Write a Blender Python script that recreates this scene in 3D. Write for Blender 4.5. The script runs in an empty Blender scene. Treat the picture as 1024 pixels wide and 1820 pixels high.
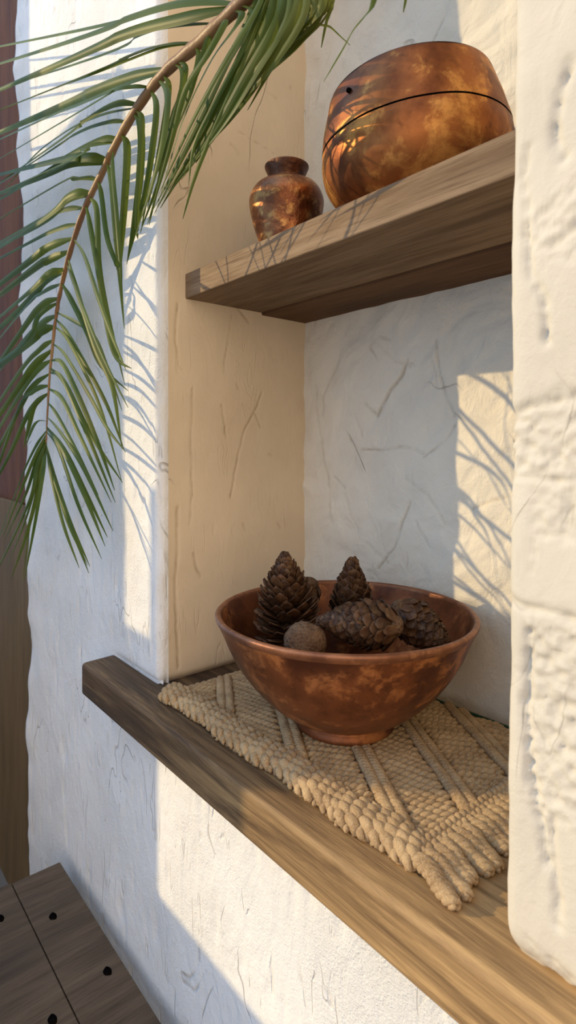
import bpy, math, random
import numpy as np
from mathutils import Vector, Matrix
random.seed(7); RNG = np.random.RandomState(11)
scene = bpy.context.scene
COL = scene.collection
R = math.radians

# ------------------------------------------------------------------ camera
F_PX, YAW, PITCH, ROLL, CY = 1038.38, 50.0377, 1.0683, 0.1681, -98.85
def cam_basis():
    y, p, r = R(YAW), R(PITCH), R(ROLL)
    fw = np.array([-math.sin(y)*math.cos(p), math.cos(y)*math.cos(p), -math.sin(p)])
    rt = np.array([math.cos(y), math.sin(y), 0.0]); up = np.cross(rt, fw)
    return fw, rt*math.cos(r)+up*math.sin(r), -rt*math.sin(r)+up*math.cos(r)
FW, RT, UP = cam_basis()
cd = bpy.data.cameras.new('camera'); cam = bpy.data.objects.new('camera', cd); COL.objects.link(cam)
cam.matrix_world = Matrix(((RT[0], UP[0], -FW[0], 0), (RT[1], UP[1], -FW[1], 0), (RT[2], UP[2], -FW[2], 0), (0, 0, 0, 1)))
cd.sensor_fit = 'VERTICAL'; cd.sensor_height = 36.0; cd.lens = 36.0*F_PX/1820.0
cd.shift_y = CY/1820.0; cd.clip_start = 0.01
cd.dof.use_dof = True; cd.dof.focus_distance = 0.72; cd.dof.aperture_fstop = 9.0
scene.camera = cam

def ray(px, py):
    return FW + RT*(px-512)/F_PX - UP*(py-910-CY)/F_PX
def at(px, py, yy):            # the point of the plane Y = yy seen at a pixel
    v = ray(px, py); return v*yy/v[1]

# ------------------------------------------------------------------ light
SUN = np.array([1.12, 1.0, -0.52])          # direction the sunlight travels
world = bpy.data.worlds.new('sky'); scene.world = world; world.use_nodes = True
wn = world.node_tree; wn.nodes.clear()
tc = wn.nodes.new('ShaderNodeTexCoord'); sx = wn.nodes.new('ShaderNodeSeparateXYZ')
wn.links.new(tc.outputs['Generated'], sx.inputs[0])
mr = wn.nodes.new('ShaderNodeMapRange'); mr.inputs['From Min'].default_value = 0.0; mr.inputs['From Max'].default_value = 0.9
wn.links.new(sx.outputs['X'], mr.inputs['Value'])
mx = wn.nodes.new('ShaderNodeMix'); mx.data_type = 'RGBA'
mx.inputs[6].default_value = (0.46, 0.78, 1.24, 1); mx.inputs[7].default_value = (1.8, 1.36, 0.90, 1)
wn.links.new(mr.outputs[0], mx.inputs[0])
bg = wn.nodes.new('ShaderNodeBackground'); bg.inputs['Strength'].default_value = 1.30
wo = wn.nodes.new('ShaderNodeOutputWorld')
wn.links.new(mx.outputs[2], bg.inputs['Color']); wn.links.new(bg.outputs[0], wo.inputs[0])

sl = bpy.data.lights.new('sun', 'SUN'); sun = bpy.data.objects.new('sun', sl); COL.objects.link(sun)
sl.energy = 3.9; sl.color = (1.0, 0.755, 0.39); sl.angle = R(0.5)
sun.rotation_euler = Vector(SUN).to_track_quat('-Z', 'Y').to_euler(); sun.location = (-3, -3, 2)

scene.view_settings.view_transform = 'Standard'; scene.view_settings.look = 'None'
scene.view_settings.gamma = 1.0; scene.view_settings.use_curve_mapping = False
scene.view_settings.exposure = 0.0
scene.cycles.max_bounces = 8; scene.cycles.diffuse_bounces = 5; scene.cycles.use_denoising = True

# ------------------------------------------------------------------ helpers
def link_mesh(name, verts, faces, mat=None, parent=None, loc=(0, 0, 0), smooth=True, auto=None):
    me = bpy.data.meshes.new(name)
    v = np.asarray(verts, float)
    if parent is None: v = v - np.array(loc, float)
    me.from_pydata([tuple(p) for p in v], [], [tuple(int(i) for i in f) for f in faces])
    if mat: me.materials.append(mat)
    if smooth: me.polygons.foreach_set('use_smooth', [True]*len(me.polygons))
    me.update()
    o = bpy.data.objects.new(name, me); COL.objects.link(o)
    if parent is None: o.location = loc
    else: o.parent = parent
    if auto is not None:
        me.set_sharp_from_angle(angle=R(auto))
    return o
def empty(name, loc):
    o = bpy.data.objects.new(name, None); COL.objects.link(o); o.location = loc; o.empty_display_size = 0.02
    return o
def tag(o, label=None, cat=None, group=None, kind=None):
    if label: o['label'] = label
    if cat: o['category'] = cat
    if group: o['group'] = group
    if kind: o['kind'] = kind
    return o
class MB:
    def __init__(s): s.v = []; s.f = []; s.n = 0
    def add(s, v, f):
        v = np.asarray(v, float); s.v.append(v)
        s.f += [tuple(int(i)+s.n for i in q) for q in f]; s.n += len(v)
    def build(s, name, mat, parent=None, loc=(0, 0, 0), **k):
        return link_mesh(name, np.vstack(s.v), s.f, mat, parent, loc, **k)

def _hash(ix, iy, iz, seed):
    h = (ix*374761393 + iy*668265263 + iz*2147483647 + seed*1274126177) & 0xffffffff
    h = ((h ^ (h >> 13))*1274126177) & 0xffffffff
    h = h ^ (h >> 16)
    return (h & 0xffffff)/float(0xffffff)
def vnoise(P, seed=0):         # value noise in [-1, 1] at the rows of P
    P = np.asarray(P, float); i = np.floor(P).astype(np.int64); f = P-i; u = f*f*(3-2*f)
    out = 0
    for dx in (0, 1):
        for dy in (0, 1):
            for dz in (0, 1):
                w = (u[:, 0] if dx else 1-u[:, 0])*(u[:, 1] if dy else 1-u[:, 1])*(u[:, 2] if dz else 1-u[:, 2])
                out = out + w*_hash(i[:, 0]+dx, i[:, 1]+dy, i[:, 2]+dz, seed)
    return out*2-1
def fbm(P, octs=4, seed=0, gain=0.5):
    a, s, t = 1.0, 0, 0; P = np.asarray(P, float)
    for k in range(octs):
        s = s + a*vnoise(P, seed+k); t += a; a *= gain; P = P*2.03+7.1
    return s/t
def sstep(a, b, x):
    t = np.clip((x-a)/(b-a), 0, 1); return t*t*(3-2*t)

def tube(path, rad, nseg=10, cap=True, flat=1.0):
    path = np.asarray(path, float); n = len(path)
    rad = np.full(n, rad) if np.isscalar(rad) else np.asarray(rad)
    T = np.gradient(path, axis=0); T /= np.linalg.norm(T, axis=1)[:, None]+1e-12
    ref = np.array([0, 0, 1.0]) if abs(T[0][2]) < .9 else np.array([1.0, 0, 0])
    U = np.cross(T[0], ref); U /= np.linalg.norm(U)
    V = []; a = np.arange(nseg)*2*math.pi/nseg
    for i in range(n):
        U = U-T[i]*np.dot(U, T[i]); U /= np.linalg.norm(U)+1e-12; W = np.cross(T[i], U)
        V.append(path[i]+rad[i]*(np.cos(a)[:, None]*U+flat*np.sin(a)[:, None]*W))
    V = np.vstack(V); Fc = []
    for i in range(n-1):
        for j in range(nseg):
            k = (j+1) % nseg
            Fc.append((i*nseg+j, i*nseg+k, (i+1)*nseg+k, (i+1)*nseg+j))
    if cap:
        Fc.append(tuple(range(nseg))[::-1]); Fc.append(tuple((n-1)*nseg+j for j in range(nseg)))
    return V, Fc
def lathe(profile, nseg=128, wob=0.0, seed=0, cap=False):
    pr = np.asarray(profile, float); V = []; Fc = []; n = len(pr)
    a = np.arange(nseg)*2*math.pi/nseg
    for r, z in pr:
        V.append(np.stack([r*np.cos(a), r*np.sin(a), np.full(nseg, z)], 1))
    V = np.vstack(V)
    for i in range(n-1):
        for j in range(nseg):
            k = (j+1) % nseg
            Fc.append((i*nseg+j, i*nseg+k, (i+1)*nseg+k, (i+1)*nseg+j))
    if cap and pr[0][0] > 1e-6: Fc.append(tuple(range(nseg))[::-1])
    if cap and pr[-1][0] > 1e-6: Fc.append(tuple((n-1)*nseg+j for j in range(nseg)))
    if wob:
        rr = np.linalg.norm(V[:, :2], axis=1)+1e-9
        d = wob*fbm(V*22, 3, seed)
        V[:, :2] *= (1+d/rr)[:, None]
    return V, Fc
def spline(pts, n):
    P = np.asarray(pts, float); m = len(P); out = []
    Q = np.vstack([2*P[0]-P[1], P, 2*P[-1]-P[-2]])
    for t in np.linspace(0, m-1-1e-9, n):
        i = int(t); f = t-i; a, b, c, d = Q[i], Q[i+1], Q[i+2], Q[i+3]
        out.append(.5*((2*b)+(-a+c)*f+(2*a-5*b+4*c-d)*f*f+(-a+3*b-3*c+d)*f**3))
    return np.array(out)
def box(x0, x1, y0, y1, z0, z1):
    V = [(x, y, z) for z in (z0, z1) for y in (y0, y1) for x in (x0, x1)]
    return V, [(0, 2, 3, 1), (4, 5, 7, 6), (0, 1, 5, 4), (2, 6, 7, 3), (0, 4, 6, 2), (1, 3, 7, 5)]
def bevel(o, w, seg=3):
    m = o.modifiers.new('bevel', 'BEVEL'); m.width = w; m.segments = seg; m.limit_method = 'ANGLE'
    return o

# ------------------------------------------------------------------ materials
class NT:
    def __init__(s, name):
        s.m = bpy.data.materials.new(name); s.m.use_nodes = True; s.t = s.m.node_tree; s.t.nodes.clear()
        s.out = s.t.nodes.new('ShaderNodeOutputMaterial'); s.b = s.t.nodes.new('ShaderNodeBsdfPrincipled')
        s.t.links.new(s.b.outputs[0], s.out.inputs[0])
        s.co = s.t.nodes.new('ShaderNodeTexCoord').outputs['Object']
    def n(s, ty, **k):
        nd = s.t.nodes.new(ty)
        for a, b in k.items(): setattr(nd, a, b)
        return nd
    def put(s, sock, v):
        if hasattr(v, 'is_output'): s.t.links.new(v, sock)
        elif isinstance(v, tuple) and len(v) == 3 and sock.type == 'RGBA': sock.default_value = (*v, 1)
        else: sock.default_value = v
    def map(s, scale=(1, 1, 1), rot=(0, 0, 0), src=None):
        m = s.n('ShaderNodeMapping'); s.put(m.inputs[0], src or s.co); m.inputs['Scale'].default_value = scale; m.inputs['Rotation'].default_value = rot
        return m.outputs[0]
    def noise(s, scale, detail=4, rough=.5, vec=None, dist=0.0, col=False):
        n = s.n('ShaderNodeTexNoise'); s.put(n.inputs['Vector'], vec or s.co)
        n.inputs['Scale'].default_value = scale; n.inputs['Detail'].default_value = detail
        n.inputs['Roughness'].default_value = rough; n.inputs['Distortion'].default_value = dist
        return n.outputs['Color' if col else 'Fac']
    def vor(s, scale, vec=None, feat='F1'):
        n = s.n('ShaderNodeTexVoronoi', feature=feat); s.put(n.inputs['Vector'], vec or s.co); n.inputs['Scale'].default_value = scale
        return n.outputs['Distance']
    def rng(s, v, a, b, c=0.0, d=1.0, smooth=False):
        n = s.n('ShaderNodeMapRange'); s.put(n.inputs['Value'], v)
        if smooth: n.interpolation_type = 'SMOOTHSTEP'
        n.inputs['From Min'].default_value = a; n.inputs['From Max'].default_value = b
        n.inputs['To Min'].default_value = c; n.inputs['To Max'].default_value = d
        return n.outputs[0]
    def math(s, op, a, b=0.0):
        n = s.n('ShaderNodeMath', operation=op); s.put(n.inputs[0], a); s.put(n.inputs[1], b); return n.outputs[0]
    def mix(s, f, a, b, blend='MIX'):
        n = s.n('ShaderNodeMix', data_type='RGBA', blend_type=blend); s.put(n.inputs[0], f); s.put(n.inputs[6], a); s.put(n.inputs[7], b)
        return n.outputs[2]
    def bump(s, h, strength=1.0, dist=.001, nrm=None):
        n = s.n('ShaderNodeBump'); s.put(n.inputs['Height'], h); n.inputs['Strength'].default_value = strength; n.inputs['Distance'].default_value = dist
        if nrm: s.put(n.inputs['Normal'], nrm)
        return n.outputs[0]
    def ridge(s, v, w):        # thin dark line where the value passes one half
        d = s.math('ABSOLUTE', s.math('SUBTRACT', v, .5)); return s.rng(d, 0, w, 1, 0, True)
    def fin(s, color, rough=.6, metal=0.0, nrm=None, spec=None, **k):
        s.put(s.b.inputs['Base Color'], color); s.put(s.b.inputs['Roughness'], rough); s.put(s.b.inputs['Metallic'], metal)
        if nrm: s.put(s.b.inputs['Normal'], nrm)
        if spec is not None: s.put(s.b.inputs['Specular IOR Level'], spec)
        for a, b in k.items(): s.put(s.b.inputs[a.replace('_', ' ')], b)
        return s.m

def plaster(name, col, dirt, stretch=(1, 1, 1), grain=.5, crack=.5, trowel=.6, rot=(0, 0, 0), gouge=0.0, crackw=.006, cscale=6.0):
    s = NT(name)
    fine = s.noise(330, 3, .75); mid = s.noise(60, 5, .6)
    strk = s.noise(28, 4, .55, s.map(stretch, rot), 1.2)
    cn = s.noise(cscale, 3, .55, s.map(stretch, rot), .6)
    msk = s.rng(s.noise(9, 2), .52, .62, 0, 1, True)
    cr = s.math('MULTIPLY', s.ridge(cn, crackw), msk)
    gv = s.noise(26, 2, .5, s.map((1.5, 1.5, .30), (0, R(6), 0)), .5)
    gm = s.rng(s.noise(17, 2), .56, .64, 0, 1, True)
    gg = s.math('MULTIPLY', s.rng(gv, .74, .82, 0, 1, True), 1.0)
    gg2 = s.math('MULTIPLY', s.math('MULTIPLY', s.ridge(gv, .02), gm), .7)
    g = s.math('MULTIPLY', s.math('MAXIMUM', gg, gg2), gouge)
    patch = s.rng(s.noise(5, 3), .35, .7, 0, 1, True)
    h = s.math('MULTIPLY', fine, s.rng(patch, 0, 1, grain*.25, grain))
    h = s.math('ADD', h, s.math('MULTIPLY', mid, .8*grain))
    h = s.math('ADD', h, s.math('MULTIPLY', strk, 3*trowel))
    h = s.math('SUBTRACT', h, s.math('MULTIPLY', cr, 1.4*crack))
    h = s.math('SUBTRACT', h, s.math('MULTIPLY', g, 2.0))
    nr = s.bump(h, 1.0, .0011)
    c = s.mix(s.rng(s.noise(11, 4), .3, .75), col, tuple(x*.90 for x in col))
    c = s.mix(s.math('MULTIPLY', s.rng(s.noise(3.1, 5, .6), .5, .8), .35), c, dirt)
    c = s.mix(s.math('MULTIPLY', s.math('MULTIPLY', cr, s.rng(s.noise(40, 2), .3, .7)), .7), c, tuple(x*.45 for x in dirt))
    c = s.mix(s.math('MULTIPLY', g, .30), c, dirt)
    at_ = s.n('ShaderNodeAttribute', attribute_name='crack'); c = s.mix(s.math('MULTIPLY', at_.outputs['Fac'], .62), c, tuple(x*.62 for x in dirt))
    return s.fin(c, .9, 0, nr, .25)

M = {}
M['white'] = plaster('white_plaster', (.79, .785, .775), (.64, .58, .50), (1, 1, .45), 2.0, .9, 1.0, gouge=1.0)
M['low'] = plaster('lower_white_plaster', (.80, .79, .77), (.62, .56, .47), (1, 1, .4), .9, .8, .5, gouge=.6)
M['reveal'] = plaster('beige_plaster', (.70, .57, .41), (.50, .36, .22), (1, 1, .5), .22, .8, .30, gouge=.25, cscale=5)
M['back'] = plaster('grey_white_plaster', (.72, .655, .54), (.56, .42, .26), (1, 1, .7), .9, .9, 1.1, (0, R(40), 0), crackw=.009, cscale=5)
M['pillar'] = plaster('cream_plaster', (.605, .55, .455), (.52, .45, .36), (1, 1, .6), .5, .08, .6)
M['floor'] = plaster('terrace_stone', (.19, .17, .15), (.2, .17, .14))

def wood(name, c1, c2, c3, axis=0, rough=.55, scale=1.0, bump=.7, lit_end=None):
    s = NT(name)
    st = [22*scale]*3; st[axis] = 1.5*scale
    v = s.map(tuple(st)); g = s.noise(3.0, 9, .68, v, .5)
    st2 = [160*scale]*3; st2[axis] = 4*scale
    g2 = s.noise(3.0, 3, .6, s.map(tuple(st2)))
    big = s.noise(6, 3, .5, s.map(tuple((1, 1, 1) if False else [(.35 if i == axis else 2.2) for i in range(3)])))
    c = s.mix(s.rng(g, .34, .66), c1, c2)
    c = s.mix(s.rng(big, .42, .68, 0, .8, True), c, c3)
    c = s.mix(s.rng(g2, .52, .72, 0, .65), c, tuple(x*.42 for x in c1))
    if lit_end:                   # sunlit gold put into the colour, growing along the board
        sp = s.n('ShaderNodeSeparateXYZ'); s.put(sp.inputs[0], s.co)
        f = s.math('ADD', s.rng(sp.outputs['X'], lit_end[0], lit_end[1]), s.rng(g, .3, .7, -.25, .25))
        c = s.mix(s.rng(f, .1, .9), c, s.mix(s.rng(g, .34, .66), lit_end[2], lit_end[3]))
    h = s.math('ADD', s.math('MULTIPLY', g, 1.0), s.math('MULTIPLY', g2, .8))
    nr = s.bump(h, bump, .0012)
    return s.fin(c, s.rng(g2, .3, .7, rough, rough+.18), 0, nr, .16)
M['ledge'] = wood('weathered_ledge_wood', (.070, .042, .023), (.165, .10, .052), (.045, .030, .021), 0, .5, lit_end=(.1, 1.05, (.22, .125, .055), (.52, .33, .15)))
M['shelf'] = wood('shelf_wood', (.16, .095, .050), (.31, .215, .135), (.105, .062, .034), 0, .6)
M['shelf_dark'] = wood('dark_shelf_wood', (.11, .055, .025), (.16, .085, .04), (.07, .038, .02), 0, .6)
M['table'] = wood('dark_table_wood', (.085, .055, .033), (.135, .092, .058), (.045, .030, .020), 1, .5)
M['blocker'] = wood('sun_blocker_white', (.66, .68, .70), (.72, .74, .76), (.6, .62, .64), 2, .6)
M['door'] = wood('brown_door_wood', (.14, .048, .016), (.19, .07, .022), (.10, .034, .012), 2, .6, .6, .3)
M['door_low'] = wood('tan_door_wood', (.17, .11, .05), (.20, .13, .06), (.14, .09, .04), 2, .6, .5, .2)

def copper(name, dark, mid, gold, rough=(.25, .5), metal=.9, sc=12, goldamt=1.0, bmp=.4):
    s = NT(name)
    n1 = s.noise(sc, 5, .6, dist=.2); n2 = s.noise(sc*2.1, 8, .68, dist=.25); n3 = s.noise(sc*9, 4, .6)
    c = s.mix(s.rng(n1, .38, .62, 0, 1, True), dark, mid)
    c = s.mix(s.math('MULTIPLY', s.rng(n2, .50, .64, 0, 1, True), goldamt), c, gold)
    c = s.mix(s.rng(n3, .58, .75, 0, .5), c, tuple(x*.35 for x in dark))
    h = s.math('ADD', s.math('MULTIPLY', s.noise(sc*1.1, 2, .4), 5.0), s.math('MULTIPLY', n3, .6))
    return s.fin(c, s.rng(n2, .3, .7, rough[0], rough[1]), metal, s.bump(h, bmp, .0016), .5)
M['pot'] = copper('hammered_copper', (.15, .045, .016), (.40, .14, .04), (.70, .33, .09), (.38, .56), .85, 9)
M['pot_in'] = copper('dark_pot_inside', (.06, .03, .02), (.10, .05, .03), (.14, .07, .03), (.5, .7), .5, 12)
M['vase'] = copper('bronze_glaze', (.19, .07, .035), (.34, .13, .05), (.62, .34, .12), (.22, .45), .85, 24, .8, .8)
M['vase_rim'] = copper('dark_bronze', (.08, .035, .022), (.14, .06, .035), (.22, .10, .05), (.3, .5), .8, 40, .5, .8)
M['bowl'] = copper('bowl_copper', (.10, .030, .012), (.24, .075, .024), (.50, .19, .062), (.30, .5), .5, 12, .85, .35)
M['bowl_rim'] = copper('bowl_rim_copper', (.20, .075, .035), (.30, .12, .055), (.45, .20, .09), (.34, .5), .55, 30, .5, .3)

s = NT('pine_scale'); geo = s.n('ShaderNodeNewGeometry')
ck = s.mix(geo.outputs['Random Per Island'], (.030, .012, .006), (.125, .055, .023))
ck = s.mix(s.rng(s.noise(140, 4, .6), .45, .75, 0, .8), ck, (.19, .105, .05))
M['cone'] = s.fin(ck, s.rng(s.noise(90, 2), .3, .7, .4, .65), 0, s.bump(s.noise(400, 3), .5, .0008), .3)
s = NT('cone_core'); M['core'] = s.fin((.045, .024, .014), .85, 0, s.bump(s.noise(300, 3), .6, .001), .2)
s = NT('rough_seed_pod')
pd = s.mix(s.rng(s.vor(260), .1, .5), (.06, .03, .016), (.19, .11, .06))
M['pod'] = s.fin(s.mix(s.rng(s.noise(60, 4), .4, .7), pd, (.11, .055, .028)), .85, 0, s.bump(s.math('ADD', s.noise(300, 4, .7), s.vor(260)), 1.0, .0022), .2)

s = NT('jute')
jc = s.mix(s.rng(s.noise(45, 4), .35, .68), (.33, .195, .085), (.57, .38, .19))
jc = s.mix(s.rng(s.noise(700, 2), .35, .7, 0, .6), jc, (.68, .50, .30))
M['jute'] = s.fin(jc, .95, 0, s.bump(s.math('ADD', s.noise(650, 4, .75), s.noise(220, 3)), 1.0, .0016), .1, Sheen_Weight=.08)
s = NT('jute_base'); M['jute_base'] = s.fin(s.mix(s.noise(200, 3), (.22, .13, .06), (.42, .28, .15)), .95, 0, s.bump(s.noise(500, 4), 1, .002), .1)
s = NT('green_cord'); M['green'] = s.fin((.012, .06, .028), .45, 0, s.bump(s.noise(300, 2), .3, .0005))

def leafmat():
    s = NT('palm_leaf')
    geo = s.n('ShaderNodeNewGeometry')
    oi = s.n('ShaderNodeObjectInfo')
    v = s.noise(9, 3, .5); 
    c = s.mix(oi.outputs['Random'], (.024, .052, .008), (.070, .098, .016))
    c = s.mix(s.rng(v, .45, .75, 0, .8), c, (.12, .15, .03))
    c = s.mix(s.rng(s.noise(4.0, 2), .62, .75, 0, .6), c, (.24, .18, .06))
    s.put(s.b.inputs['Base Color'], c); s.put(s.b.inputs['Roughness'], .46); s.put(s.b.inputs['Specular IOR Level'], .15)
    tr = s.n('ShaderNodeBsdfTranslucent'); s.put(tr.inputs[0], s.mix(.5, c, (.30, .42, .06)))
    ms = s.n('ShaderNodeMixShader'); ms.inputs[0].default_value = .28
    s.t.links.new(s.b.outputs[0], ms.inputs[1]); s.t.links.new(tr.outputs[0], ms.inputs[2]); s.t.links.new(ms.outputs[0], s.out.inputs[0])
    return s.m
M['leaf'] = leafmat()
s = NT('palm_stalk'); M['stalk'] = s.fin(s.mix(s.rng(s.noise(12, 4, vec=s.map((1, 1, 1))), .35, .65), (.16, .075, .03), (.27, .15, .055)), .5, 0, s.bump(s.noise(160, 4), .6, .001), .4)
s = NT('dark_hole'); M['hole'] = s.fin((.004, .003, .003), .95, spec=.0)

# ------------------------------------------------------------------ structure: plaster walls
X0, YF, YB, ZL = -0.771, 0.400, 0.682, -0.352
SHZ0, SHZ1, SHY = 0.2185, 0.2555, 0.4446
X1, YP = -0.213, 0.374

def prof_round(pts, rads, step):
    """polyline with rounded corners and dense steps; returns points and outward normals (right-hand side)"""
    out = []
    P = [np.array(p, float) for p in pts]
    segs = []
    for i, p in enumerate(P):
        if i in (0, len(P)-1) or rads[i] == 0: segs.append([p]); continue
        a = P[i-1]-p; b = P[i+1]-p; a /= np.linalg.norm(a); b /= np.linalg.norm(b)
        r = rads[i]; q0 = p+a*r; q1 = p+b*r
        segs.append([(1-t)**2*q0+2*t*(1-t)*p+t*t*q1 for t in np.linspace(0, 1, 9)])
    flat = [q for sgm in segs for q in sgm]
    for i in range(len(flat)-1):
        L = np.linalg.norm(flat[i+1]-flat[i]); n = max(1, int(L/step))
        for k in range(n): out.append(flat[i]+(flat[i+1]-flat[i])*k/n)
    out.append(flat[-1]); out = np.array(out)
    T = np.gradient(out, axis=0); T /= np.linalg.norm(T, axis=1)[:, None]
    return out, np.stack([T[:, 1], -T[:, 0]], 1)
def extrude_wall(name, pts, rads, z0, z1, mat, disp, step=.006, zstep=.006, botround=None, tuck=0):
    pr, nr = prof_round(pts, rads, step)
    k0_ = -4 if tuck < 0 else -int(round((ZL-z0)/zstep)); k1_ = 4 if tuck > 0 else int((z1-ZL)/zstep)
    zs = ZL+np.arange(k0_, k1_+1)*zstep; nz = len(zs); n = len(pr)     # one lattice for all, so neighbouring sheets coincide where they overlap
    V = np.zeros((nz, n, 3)); V[:, :, :2] = pr[None]; V[:, :, 2] = zs[:, None]
    N = np.zeros((nz, n, 3)); N[:, :, :2] = nr[None]
    V = V.reshape(-1, 3); N = N.reshape(-1, 3)
    d = disp(V, N)
    if botround is not None: d = d-botround(V)
    if tuck: d = d-.02*sstep(1.6*zstep, 3.6*zstep, tuck*(V[:, 2]-ZL))
    V = V+N*d[:, None]
    Fc = []
    for i in range(nz-1):
        b = i*n
        for j in range(n-1): Fc.append((b+j, b+j+1, b+n+j+1, b+n+j))
    o = link_mesh(name, V, Fc, mat, None, (0, 0, 0)); tag(o, kind='structure')
    if CR[0] is not None and len(CR[0]) == len(V): o.data.attributes.new('crack', 'FLOAT', 'POINT').data.foreach_set('value', np.clip(CR[0], 0, 1).astype(np.float32))
    return o

def d_wall(V, N):
    big = fbm(V*np.array([5, 5, 3.5]), 3, 1)*.0030
    mid = fbm(V*np.array([34, 34, 15]), 3, 5)*.0011
    str_ = np.maximum(0, fbm(V*np.array([75, 75, 13]), 2, 9)-.34)*-.007
    edge = sstep(-1.30, -1.40, V[:, 0])*fbm(V*np.array([0, 0, 9]), 3, 21)*.012
    d = big+mid+str_+edge
    near = np.exp(-((V[:, 2]-ZL)/.03)**2)        # keep the plaster tight behind the ledge
    return d*(1-.6*near)-.0015*near

CR = [None]
def carve(V, ax0, ax1, lines, w, depth, gw=1.25):
    """grooves along polylines in the (ax0, ax1) plane"""
    P = V[:, [ax0, ax1]]; out = np.zeros(len(V))
    P = P+np.stack([fbm(V*45, 3, 31), fbm(V*45, 3, 37)], 1)*.0030
    for ln, wk, dk in lines:
        ln = np.array(ln, float); best = np.full(len(V), 9.)
        for a, b in zip(ln[:-1], ln[1:]):
            ab = b-a; t = np.clip(((P-a)@ab)/(ab@ab), 0, 1)
            best = np.minimum(best, np.linalg.norm(P-(a+t[:, None]*ab), axis=1))
        out = np.maximum(out, dk*np.exp(-(best/(wk*gw))**2)*(.75+.6*fbm(V*150, 2, 77)))
    CR[0] = out*(.5+.9*sstep(-.3, .3, fbm(V*38, 2, 91)))
    return out*depth

# left pier with its beige niche reveal: two meshes that meet in the rounded corner
def foot_round(V):
    k = sstep(-.95, -.90, V[:, 0]); t = np.clip((-.340-V[:, 2])/.012, 0, 1)
    return k*.006*t*t
def big_wall():
    st = .0055
    A, nA = prof_round([(-1.43, .80), (-1.405, YF), (X0, YF)], [0, .03, 0], st)
    nA[-1] = (0, -1)
    low = np.stack([np.arange(X0+st, .62, st), np.full(len(np.arange(X0+st, .62, st)), YF)], 1); nlow = np.tile([0., -1.], (len(low), 1))
    ext = np.array([(X0+.0002, YF+.0115), (X0+.0004, YF+.0165)]); next_ = np.tile([1., 0.], (2, 1))
    kmin, kmax = -int(.968/st), int(1.60/st); rows = []; idx = {}; V = []; N = []
    for k in range(kmin, kmax+1):
        z = ZL+k*st; cols = [('a', A, nA)]
        if k <= 0: cols.append(('l', low, nlow))
        if k >= 0: cols.append(('e', ext, next_))
        for nm, P, Nn in cols:
            idx[k, nm] = sum(len(q) for q in V)
            v = np.zeros((len(P), 3)); v[:, :2] = P; v[:, 2] = z; q = np.zeros((len(P), 3)); q[:, :2] = Nn
            if nm == 'a' and k > 0:
                rr_ = .009; t = np.clip((v[:, 0]-(X0-rr_))/rr_, 0, 1); v[:, 1] += rr_*(1-np.sqrt(1-t*t))*(v[:, 0] > X0-rr_); q[:, 0] = t*.7
            V.append(v); N.append(q)
    V = np.vstack(V); N = np.vstack(N); N /= np.linalg.norm(N, axis=1)[:, None]
    d = d_wall(V, N); d -= foot_round(V)*(V[:, 2] > ZL-.001); d *= np.where(V[:, 1] > YF+.0116, sstep(X0-.01, X0-.02, V[:, 0]), 1)
    V = V+N*d[:, None]
    V[:, 0] -= sstep(-1.25, -1.39, V[:, 0])*(.02+.055*(V[:, 2]+.3)*(V[:, 2] > -.3))
    Fc = []; n = len(A)
    for k in range(kmin, kmax):
        a, b = idx[k, 'a'], idx[k+1, 'a']
        Fc += [(a+j, a+j+1, b+j+1, b+j) for j in range(n-1)]
        if k+1 <= 0:
            c, e = idx[k, 'l'], idx[k+1, 'l']; Fc.append((a+n-1, c, e, b+n-1)); Fc += [(c+j, c+j+1, e+j+1, e+j) for j in range(len(low)-1)]
        if k >= 0:
            c, e = idx[k, 'e'], idx[k+1, 'e']; Fc.append((a+n-1, c, e, b+n-1)); Fc.append((c, c+1, e+1, e))
    o = link_mesh('wall_left', V, Fc, M['white']); tag(o, kind='structure')
big_wall()
def d_reveal(V, N):
    d = fbm(V*np.array([5, 5, 4]), 3, 41)*.0022+fbm(V*np.array([28, 28, 10]), 3, 45)*.0006
    def q(*pp): return [tuple((lambda v: (v*X0/v[0])[1:])(ray(a, b))) for a, b in pp]
    c = carve(V, 1, 2, [(q((467, 698), (452, 730), (434, 770), (424, 810), (410, 885)), .0013, 1), (q((452, 732), (464, 760)), .0009, .8), (q((394, 720), (402, 778)), .0011, .9),
                        (q((314, 540), (312, 600), (318, 650), (325, 657)), .0014, .8), (q((343, 690), (340, 780), (342, 880), (337, 930)), .0016, .55), (q((316, 900), (315, 990), (312, 1060), (318, 1185)), .0022, .8),
                        (q((345, 985), (350, 1010), (358, 1026)), .0018, .7), (q((420, 548), (442, 573)), .0013, 1.0), (q((412, 560), (405, 610), (398, 660)), .0009, .6), (q((422, 232), (470, 262), (515, 290)), .0008, .5),
                        (q((410, 258), (424, 275)), .0022, .6), (q((478, 165), (492, 176)), .0020, .5), (q((478, 805), (484, 810)), .0014, .8), (q((433, 930), (438, 940)), .0018, .6), (q((495, 930), (500, 938)), .0016, .5), (q((420, 680), (424, 692)), .0012, .7),
                        (q((322, 1085), (322, 1180)), .006, -.8)], 1, .0026, 1.0)
    CR[0] = np.clip(CR[0], 0, 1)
    return d*sstep(YF+.012, YF+.03, V[:, 1])-c+0*d
extrude_wall('wall_niche_side', [(X0, YF+.0155), (X0, YB+.02)], [0, 0], ZL, 1.0, M['reveal'], d_reveal, .0022, .0025, botround=foot_round)
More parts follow.
